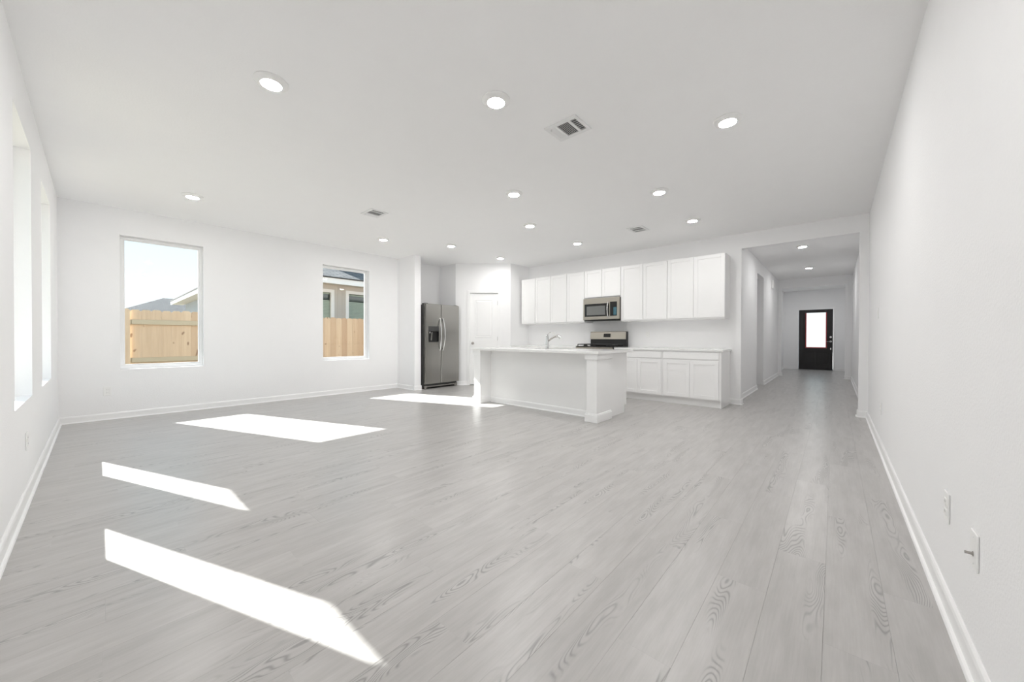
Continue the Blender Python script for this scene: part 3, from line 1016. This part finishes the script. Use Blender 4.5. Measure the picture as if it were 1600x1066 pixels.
# ------------------------------------------------------------------ island
IX0, IX1 = 4.36, 5.075
IY0, IY1 = 2.262, 4.440
IZ = 0.862
t = thing('kitchen_island', 'white kitchen island base with square end columns', 'kitchen island', (4.6, 3.34, 0))
mb = MB()
mb.box(IX0, IX0+0.10, IY0, IY1, 0.0, IZ)
mb.box(IX0+0.10, IX1-0.075, IY0, 2.93, 0.0, IZ).box(IX1-0.075, IX1, IY0, 2.93, 0.112, IZ)
mb.box(IX0+0.10, IX1-0.075, 3.79, IY1, 0.0, IZ).box(IX1-0.075, IX1, 3.79, IY1, 0.112, IZ)
mb.box(IX0+0.10, IX1-0.075, 2.93, 3.79, 0.0, 0.60).box(IX1-0.075, IX1, 2.93, 3.79, 0.112, 0.60)
mb.box(IX1-0.03, IX1, 2.93, 3.79, 0.60, IZ)
mb.build('body', 'cabinet_paint', t)
mb, ms = MB(), MB()
mb.extrude(BB, (IX0-g_, 2.38), (IX0-g_, 4.33))
ms.extrude(SH, (IX0-g_, 2.38), (IX0-g_, 4.33))
o = mb.build('baseboard', 'trim_paint', t)
ORG[o.name] = ORG[t.name]
ms.build('shoe_moulding', 'trim_paint', o)
for (a, b_) in ((2.222, 2.366), (4.318, 4.462)):
    px0, px1 = 4.118, 4.490
    col = MB().box(px0, px1, a, b_, 0.0, IZ, 0.002).build('column', 'cabinet_paint', t)
    ORG[col.name] = ORG[t.name]
    MB().box(px0-0.02, px1+0.02, a-0.02, b_+0.02, 0.798, IZ-0.0005, 0.003).box(px0-0.012, px1+0.012, a-0.012, b_+0.012, 0.788, 0.799, 0.003).build('capital', 'trim_paint', col)
    MB().box(px0-0.018, px1+0.018, a-0.018, b_+0.018, 0.0, 0.098, 0.004).box(px0-0.010, px1+0.010, a-0.010, b_+0.010, 0.096, 0.112, 0.004).build('plinth', 'trim_paint', col)
# kitchen side doors
yy = [IY0+0.02, 2.79, 3.10, 3.55, 4.0, IY1-0.02]
for p, q in zip(yy, yy[1:]):
    d = MB().box(IX1+0.001, IX1+0.020, p+0.003, q-0.003, 0.13, IZ-0.012, 0.002).build('door', 'cabinet_paint', t)
SX = (4.62, 5.00)
SY = (2.98, 3.74)
ct = grid_slab(MB(), [4.072, 5.110, *SX], [2.178, 4.506, *SY], IZ+0.0005, IZ+0.033,
               lambda u, v: not (SX[0] < u < SX[1] and SY[0] < v < SY[1]), 'Z')
bmesh.ops.bevel(ct.bm, geom=[e_ for e_ in ct.bm.edges if e_.is_manifold and e_.calc_face_angle(0) > 0.5], offset=0.003, segments=2, affect='EDGES')
tag(ct.build('countertop', 'quartz'), 'white quartz countertop on the kitchen island', 'countertop')
sk = thing('sink', 'stainless sink basin set in the island countertop beside the faucet', 'sink', (4.81, 3.36, 0.70))
mb = MB()
bz = 0.70
mb.box(SX[0]-0.012, SX[0], SY[0]-0.012, SY[1]+0.012, bz, IZ-0.0005)
mb.box(SX[1], SX[1]+0.012, SY[0]-0.012, SY[1]+0.012, bz, IZ-0.0005)
mb.box(SX[0], SX[1], SY[0]-0.012, SY[0], bz, IZ-0.0005)
mb.box(SX[0], SX[1], SY[1], SY[1]+0.012, bz, IZ-0.0005)
mb.box(SX[0], SX[1], SY[0], SY[1], bz, bz+0.006)
mb.build('basin', 'stainless_h', sk)
MB().lathe([(0.05, 0.7062), (0.045, 0.708), (0.02, 0.707)], (4.81, 3.36, 0), 'Z', 20).build('drain', 'chrome', sk, smooth=True)
# faucet
fz = IZ+0.033
fx, fy = 4.565, 3.305
t = thing('faucet', 'chrome pull-out faucet standing on the island countertop', 'faucet', (fx, fy, fz))
MB().lathe([(0.030, fz+0.0002), (0.030, fz+0.006), (0.024, fz+0.012), (0.0215, fz+0.03), (0.0205, fz+0.20), (0.016, fz+0.215), (0.004, fz+0.220)], (fx, fy, 0), 'Z', 24).build('body', 'chrome', t, smooth=True)
dv = Vector((0.70, -0.71, 0))
sp = [Vector((fx, fy, fz+0.105)) + dv*s_ + Vector((0, 0, h_)) for s_, h_ in ((0.0, 0.0), (0.05, 0.045), (0.10, 0.078), (0.145, 0.092))]
MB().tube(sp, 0.0125, 12).build('spout', 'nickel', t, smooth=True)
hd = [Vector((fx, fy, fz+0.105)) + dv*s_ + Vector((0, 0, h_)) for s_, h_ in ((0.135, 0.094), (0.165, 0.095), (0.190, 0.084), (0.205, 0.062))]
MB().tube(hd, 0.019, 14, 0.024).build('spray_head', 'chrome', t, smooth=True)
MB().tube([(fx, fy, fz+0.214), (fx+0.02, fy-0.02, fz+0.240), (fx+0.045, fy-0.045, fz+0.262)], 0.006, 8).build('lever', 'chrome', t, smooth=True)

# ------------------------------------------------------------------ outside: ground, fence, neighbouring houses
o = MB().box(-30, 15.9, YW+T+0.01, 90, GZ-0.2, GZ).build('ground', 'soil_grass')
tag(o, 'dry grass ground of the side yard below the fence', 'ground')
o['kind'] = 'structure'
o = MB().box(-30, XL-T-0.01, -20, YW+T+0.005, GZ-0.2, GZ).build('ground_left', 'soil_grass')
o['kind'] = 'structure'
o['label'] = 'dry grass ground outside the left wall'
o = MB().box(XD+T+0.002, 40, -25, 25, GZ-0.2, -0.04).build('driveway', 'concrete')
o['kind'] = 'structure'
o['label'] = 'pale concrete paving outside the front door'

FYY = 9.62
fence = thing('wooden_fence', 'new pine dog-ear picket fence outside the back windows', 'fence', (2.5, FYY, GZ))
def picket(y0, z1):
    bm = bmesh.new()
    w_, d_, h_, c_ = 0.1390, 0.016, z1-GZ, 0.028
    prof = [(-w_/2, 0), (w_/2, 0), (w_/2, h_-c_), (w_/2-c_, h_), (-w_/2+c_, h_), (-w_/2, h_-c_)]
    A = [bm.verts.new((x, -d_/2, z)) for x, z in prof]
    B = [bm.verts.new((x, d_/2, z)) for x, z in prof]
    for i in range(6):
        bm.faces.new((A[i], A[(i+1) % 6], B[(i+1) % 6], B[i]))
    bm.faces.new(A)
    bm.faces.new(B)
    bmesh.ops.recalc_face_normals(bm, faces=bm.faces)
    me = bpy.data.meshes.new('picket')
    bm.to_mesh(me)
    bm.free()
    me.materials.append(MATS['fence_wood'])
    return me
pk = picket(0, 1.57)
x = -3.6
panels = [(-3.6, 0.42, 0), (0.42, 3.0, 1), (3.0, 5.02, 0), (5.02, 9.0, 1)]    # 1: rails toward the house
def side(x):
    for a, b_, s in panels:
        if a <= x < b_:
            return s
    return 1
while x < 8.9:
    o = bpy.data.objects.new('picket', pk)
    COL.objects.link(o)
    o.parent = fence
    yoff = (0.027 if side(x) else -0.027) + (random.uniform(0, 0.004) if side(x) else random.uniform(-0.004, 0))
    o.location = (x - 2.5, yoff, random.uniform(-0.004, 0.012))
    x += 0.1405
for a, b_, s in panels:
    for zz in (0.0, 0.62, 1.32):
        MB().box(a+0.002, b_-0.002, FYY-0.018, FYY+0.0175, zz-0.02, zz+0.065, 0.003).build('rail', 'rail_wood', fence)
for xx in (-1.2, 0.42, 3.0, 5.02, 7.0):
    MB().box(xx-0.045, xx+0.045, FYY+0.036, FYY+0.125, GZ, 1.50, 0.004).build('post', 'rail_wood', fence)

# neighbouring house
NY = 11.5
NX = 2.85
NE = 2.69
SLOPE = 0.42
house = thing('house', 'neighbouring house with grey shingle roof and white fascia behind the fence', 'house', (8.0, 16.0, GZ))
NW = [(4.10, 4.735, 1.35, 2.455), (5.235, 6.10, 1.35, 2.465)]
mb = grid_slab(MB(), [NX, 13.0] + [q for p in NW for q in p[:2]], [GZ, NE] + [q for p in NW for q in p[2:]], NY, NY+0.15,
               lambda u, v: not any(p[0] < u < p[1] and p[2] < v < p[3] for p in NW), 'Y')
mb.build('front_wall', 'siding', house)
MB().box(NX, NX+0.15, NY+0.15, 23.6, GZ, NE).build('side_wall', 'siding_blue', house)
MB().box(NX+0.15, 13.0, 23.45, 23.6, GZ, NE).build('rear_wall', 'siding_blue', house)
MB().box(12.85, 13.0, NY+0.15, 23.45, GZ, NE).build('end_wall', 'siding_blue', house)
for xx in (4.93, 5.06):
    MB().box(xx-0.012, xx+0.012, NY-0.012, NY-0.0005, GZ, NE).build('batten', 'siding', house)
for p in NW:
    fr = MB()
    k_ = 0.075
    fr.box(p[0]-k_, p[0]+0.02, NY-0.025, NY+0.06, p[2]-k_, p[3]+k_)
    fr.box(p[1]-0.02, p[1]+k_, NY-0.025, NY+0.06, p[2]-k_, p[3]+k_)
    fr.box(p[0]+0.02, p[1]-0.02, NY-0.025, NY+0.06, p[3]-0.02, p[3]+k_)
    fr.box(p[0]+0.02, p[1]-0.02, NY-0.025, NY+0.06, p[2]-k_, p[2]+0.02)
    wf = fr.build('window', 'ext_trim', house)
    ORG[wf.name] = ORG[house.name]
    MB().box(p[0]+0.02, p[1]-0.02, NY+0.10, NY+0.106, p[2]+0.02, p[3]-0.02).build('pane', 'far_glass', wf)
    zz = p[2]+0.03
    while zz < p[3]-0.06:
        if not (p[3]-0.28 < zz < p[3]-0.10):
            MB().box(p[0]+0.022, p[1]-0.022, NY+0.075, NY+0.083, zz, zz+0.040).build('blind_slat', 'blind_slat', wf)
        zz += 0.046
MB().box(NX-0.42, 13.4, NY-0.40, NY-0.001, NE-0.02, NE, 0).box(NX-0.42, NX-0.001, NY-0.001, 24.3, NE-0.02, NE).build('soffit', 'soffit', house)
mb = MB()
mb.box(NX-0.45, 13.4, NY-0.425, NY-0.40, NE-0.03, NE+0.16)
mb.box(NX-0.45, NX-0.425, NY-0.40, 24.35, NE-0.03, NE+0.16)
mb.build('fascia', 'ext_trim', house)
mb = MB()
ex0, ex1, ey0, ey1, ez = NX-0.47, 13.45, NY-0.45, 24.35, NE+0.165
ry = (ey1-ey0)/2
rz = ez + SLOPE*min(ry, (ex1-ex0)/2)
xc = (ex0+ex1)/2
hh = (ex1-ex0)/2
r_a, r_b = (xc, ey0+hh, ez+SLOPE*hh), (xc, ey1-hh, ez+SLOPE*hh)
c00, c10, c11, c01 = (ex0, ey0, ez), (ex1, ey0, ez), (ex1, ey1, ez), (ex0, ey1, ez)
mb.face([c00, c10, r_a])
mb.face([c10, c11, r_b, r_a])
mb.face([c11, c01, r_b])
mb.face([c01, c00, r_a, r_b])
lo = 0.035
for p, q in ((c00, c10), (c10, c11), (c11, c01), (c01, c00)):
    mb.face([p, q, (q[0], q[1], q[2]-lo), (p[0], p[1], p[2]-lo)])
mb.face([(p[0], p[1], p[2]-lo) for p in (c00, c01, c11, c10)])
mb.build('roof', 'shingle', house)
ch = MB().box(4.42, 4.98, 13.8, 14.25, 3.6, 4.98).box(4.38, 5.02, 13.76, 14.29, 4.98, 5.05).build('shadow_block', 'siding_blue', house)  # unseen block added to cast the dark wedge onto the front roof slope

def far_house(label, x0, x1, y0, y1, eave, pitch, matw):
    t = thing('house', label, 'house', ((x0+x1)/2, (y0+y1)/2, GZ))
    MB().box(x0+0.5, x1-0.5, y0+0.5, y1-0.5, GZ, eave).build('wall', matw, t)
    mb = MB()
    hh = min(x1-x0, y1-y0)/2
    xc0, xc1 = x0+hh, x1-hh
    yc0, yc1 = y0+hh, y1-hh
    if xc1 <= xc0:
        xc0 = xc1 = (x0+x1)/2
    if yc1 <= yc0:
        yc0 = yc1 = (y0+y1)/2
    zt = eave + pitch*hh
    A, B, C_, D = (x0, y0, eave), (x1, y0, eave), (x1, y1, eave), (x0, y1, eave)
    P_, Q = (xc0, yc0, zt), (xc1, yc1, zt)
    if yc0 == yc1:
        for f_ in ([A, B, Q, P_], [B, C_, Q], [C_, D, P_, Q], [D, A, P_]):
            mb.face(f_)
    else:
        for f_ in ([A, B, P_], [B, C_, Q, P_], [C_, D, Q], [D, A, P_, Q]):
            mb.face(f_)
    mb.face([A, D, C_, B])
    mb.build('roof', 'shingle', t)
    MB().box(x0, x1, y0-0.03, y0, eave-0.2, eave+0.02).build('fascia', 'ext_trim', t)
    return t
far_house('distant house with grey hip roof seen over the fence', -0.35, 10.45, 48.0, 58.0, 2.75, 0.49, 'siding')
far_house('distant pale roofed house at the left edge of the big window', -6.0, 3.3, 62.0, 72.0, 2.75, 0.40, 'siding_blue')

# keep the tmp empties tidy
for o in bpy.data.objects:
    if o.type == 'MESH' and len(o.data.materials) == 0:
        o.data.materials.append(MATS['wall_paint'])
